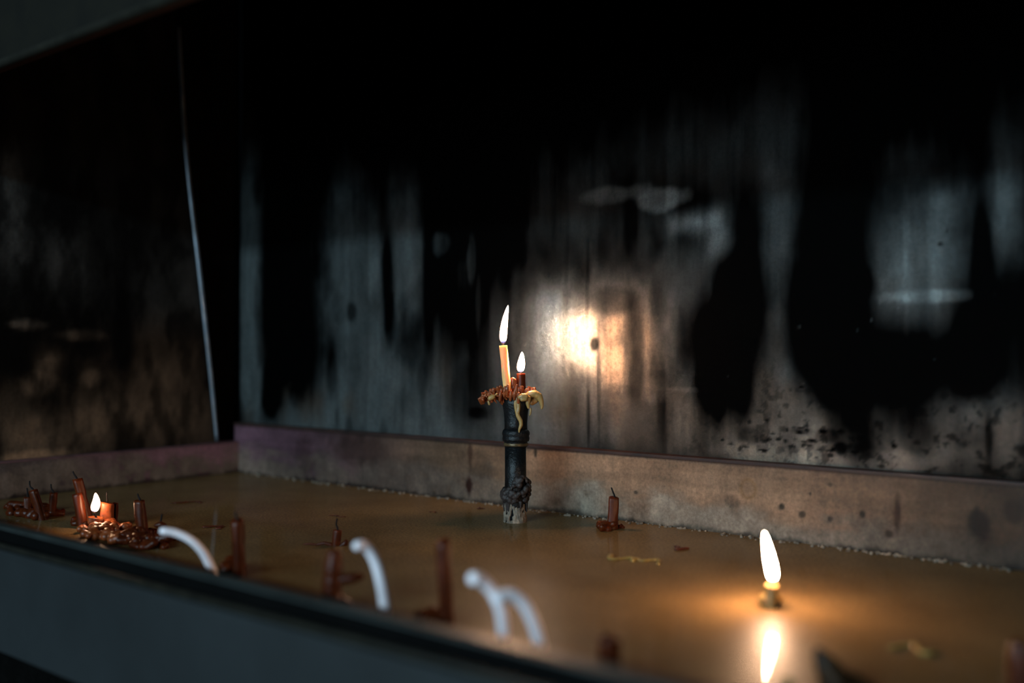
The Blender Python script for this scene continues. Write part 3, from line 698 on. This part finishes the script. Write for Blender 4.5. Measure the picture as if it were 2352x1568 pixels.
# near stubs at the bottom right
DQ = .50
t = thing('dark_wax_clump', P(1925, 1600, DQ), 'dark brown wax mound in the lower right foreground', 'wax clump')
M_brown = plain('dark_brown_wax', (.030, .014, .005), .5, .25, 0, 90, .5, .2)
blob_px('wax_body', [[(1878, 1490, 10, DQ), (1888, 1515, 20, DQ), (1905, 1540, 32, DQ), (1925, 1580, 42, DQ), (1930, 1640, 50, DQ)], [(1960, 1560, 20, DQ), (2000, 1590, 22, DQ), (2010, 1640, 24, DQ)]], M_brown, t, .0014)
DQ2 = depth(1625)
t = thing('wax_drop_stub', P(1810, 1625, DQ2), 'low wax stub with a gleaming rounded tip at the bottom edge', 'wax clump')
blob_px('wax_body', [[(1810, 1566, 17, DQ2), (1812, 1590, 20, DQ2), (1812, 1640, 22, DQ2)]], M_ylw, t, .001)
t = thing('edge_wax_stub', P(2345, 1600, .50), 'dark red wax stub at the lower right edge', 'wax clump')
blob_px('wax_body', [[(2335, 1480, 18, .5), (2342, 1530, 30, .5), (2345, 1620, 34, .5)]], M_red, t, .0014)

# -- white bent candles
def white_candle(pts, D0, w, label, lean=-.06, w_tip=.75):
    t = thing('bent_candle', P(pts[0][0], pts[0][1], D0), label, 'candle', 'white candles drooping over the basin')
    n = len(pts); pp = [P(x, y, D0 + lean * (i / n) ** 2 * .35) for i, (x, y) in enumerate(pts)]
    path = smooth_path(pp, 6); m = len(path)
    rad = [w / 2 / F * D0 * (1 - (1 - w_tip) * (i / m)) for i in range(m)]; rad[-1] *= .5; rad[-2] *= .85
    bm = bmesh.new(); tube(bm, path, rad, 16); obj('wax_stick', bm, M_white, t); 
    return t
white_candle([(500, 1345), (492, 1318), (481, 1293), (465, 1265), (440, 1240), (405, 1223), (368, 1218)], depth(1345), 22, 'white candle drooping left in a long low arc, farthest of the white ones')
white_candle([(892, 1440), (886, 1405), (879, 1355), (866, 1300), (850, 1266), (832, 1250), (815, 1256)], depth(1440), 27, 'white candle hooked over at its tip, left of the tall dark red candle')
white_candle([(1166, 1525), (1158, 1470), (1152, 1410), (1140, 1372), (1120, 1344), (1098, 1327), (1082, 1330)], depth(1525), 27, 'white candle touching its neighbour, tip curling up to the left', w_tip=1.1)
white_candle([(1252, 1535), (1240, 1480), (1225, 1430), (1204, 1388), (1176, 1366), (1150, 1370), (1138, 1384)], depth(1535), 28, 'nearest white candle, arching left into the crook of its neighbour', w_tip=1.0)

# -- flakes of wax floating on the liquid
def flake(name, px, py, L, Wd, ang, label, mat, seed):
    Wd *= 1.4; rnd = random.Random(seed); d = depth(py); c = P(px, py, d); c.z = .0008
    ch = []; n = 8; s = 1 / F * d
    for k in range(n):
        q = k / (n - 1) - .5
        x = q * L * s; y = math.sin(q * 7 + seed) * Wd * s * 2.2 + q * L * s * math.tan(ang) * 3
        ch.append((c + Vector((x, y, 0)), Wd * s * rnd.uniform(.35, .8)))
    for k in range(3):
        i = rnd.randrange(n); 
        ch2 = [ch[i], (ch[i][0] + Vector((rnd.uniform(-1, 1), rnd.uniform(-2, 2), 0)) * Wd * 1.6 * s, Wd * s * .3)]
    me = blobs_mesh(name, [ch, ch2], .0006)
    for v in me.vertices: v.co.z = .0008 + (v.co.z - .0008) * .5
    o = obj(name, me, mat); tag(o, label, 'wax flake', 'wax flakes floating on the liquid'); return o
flake('wax_flake', 438, 1154, 46, 4, .3, 'dark red wax flake floating nearest the far left corner', M_flake, 1)
flake('wax_flake', 500, 1211, 46, 5, .05, 'curled red wax flake left of the straight red candle', M_flake, 2)
flake('wax_flake', 775, 1186, 42, 2.5, .05, 'thin red wax sliver floating behind the upright wick', M_flake, 3)
flake('wax_flake', 1557, 1260, 32, 6, -.1, 'small spiky red flake floating right of the lone stub', M_flake, 4)
flake('wax_flake', 1103, 1168, 22, 2.5, -.1, 'tiny brown flake floating just left of the iron holder', M_flake, 5)
flake('wax_flake', 997, 1176, 18, 2, .1, 'tiny brown fleck floating off the back board, left of the holder', M_flake, 8)
flake('wax_flake', 1425, 1283, 70, 7, -.02, 'olive yellow wax crumb in front of the lone stub', M_yflake, 6)
flake('wax_flake', 1495, 1288, 60, 6, -.02, 'paler yellow wax crumb beside the olive one', M_yflake, 7)
flake('wax_flake', 2100, 1490, 90, 10, .05, 'large blurred ochre wax patch in the right foreground', M_yflake, 9)
# lime scum along the back board at the liquid line
rnd = random.Random(5); ch = []
for k in range(420):
    u = WL + .02 + rnd.random() ** .8 * (1.1); r = rnd.uniform(.0007, .0021)
    ch.append([(Wp(u, WB - .0115 - rnd.random() ** 2 * .010, rnd.uniform(-.0003, .0006)), r)])
o = obj('scum_line', blobs_mesh('scum_line', ch, .0008), M_crust); tag(o, 'grainy pale scum where the liquid meets the back board', 'scum', kind='stuff')
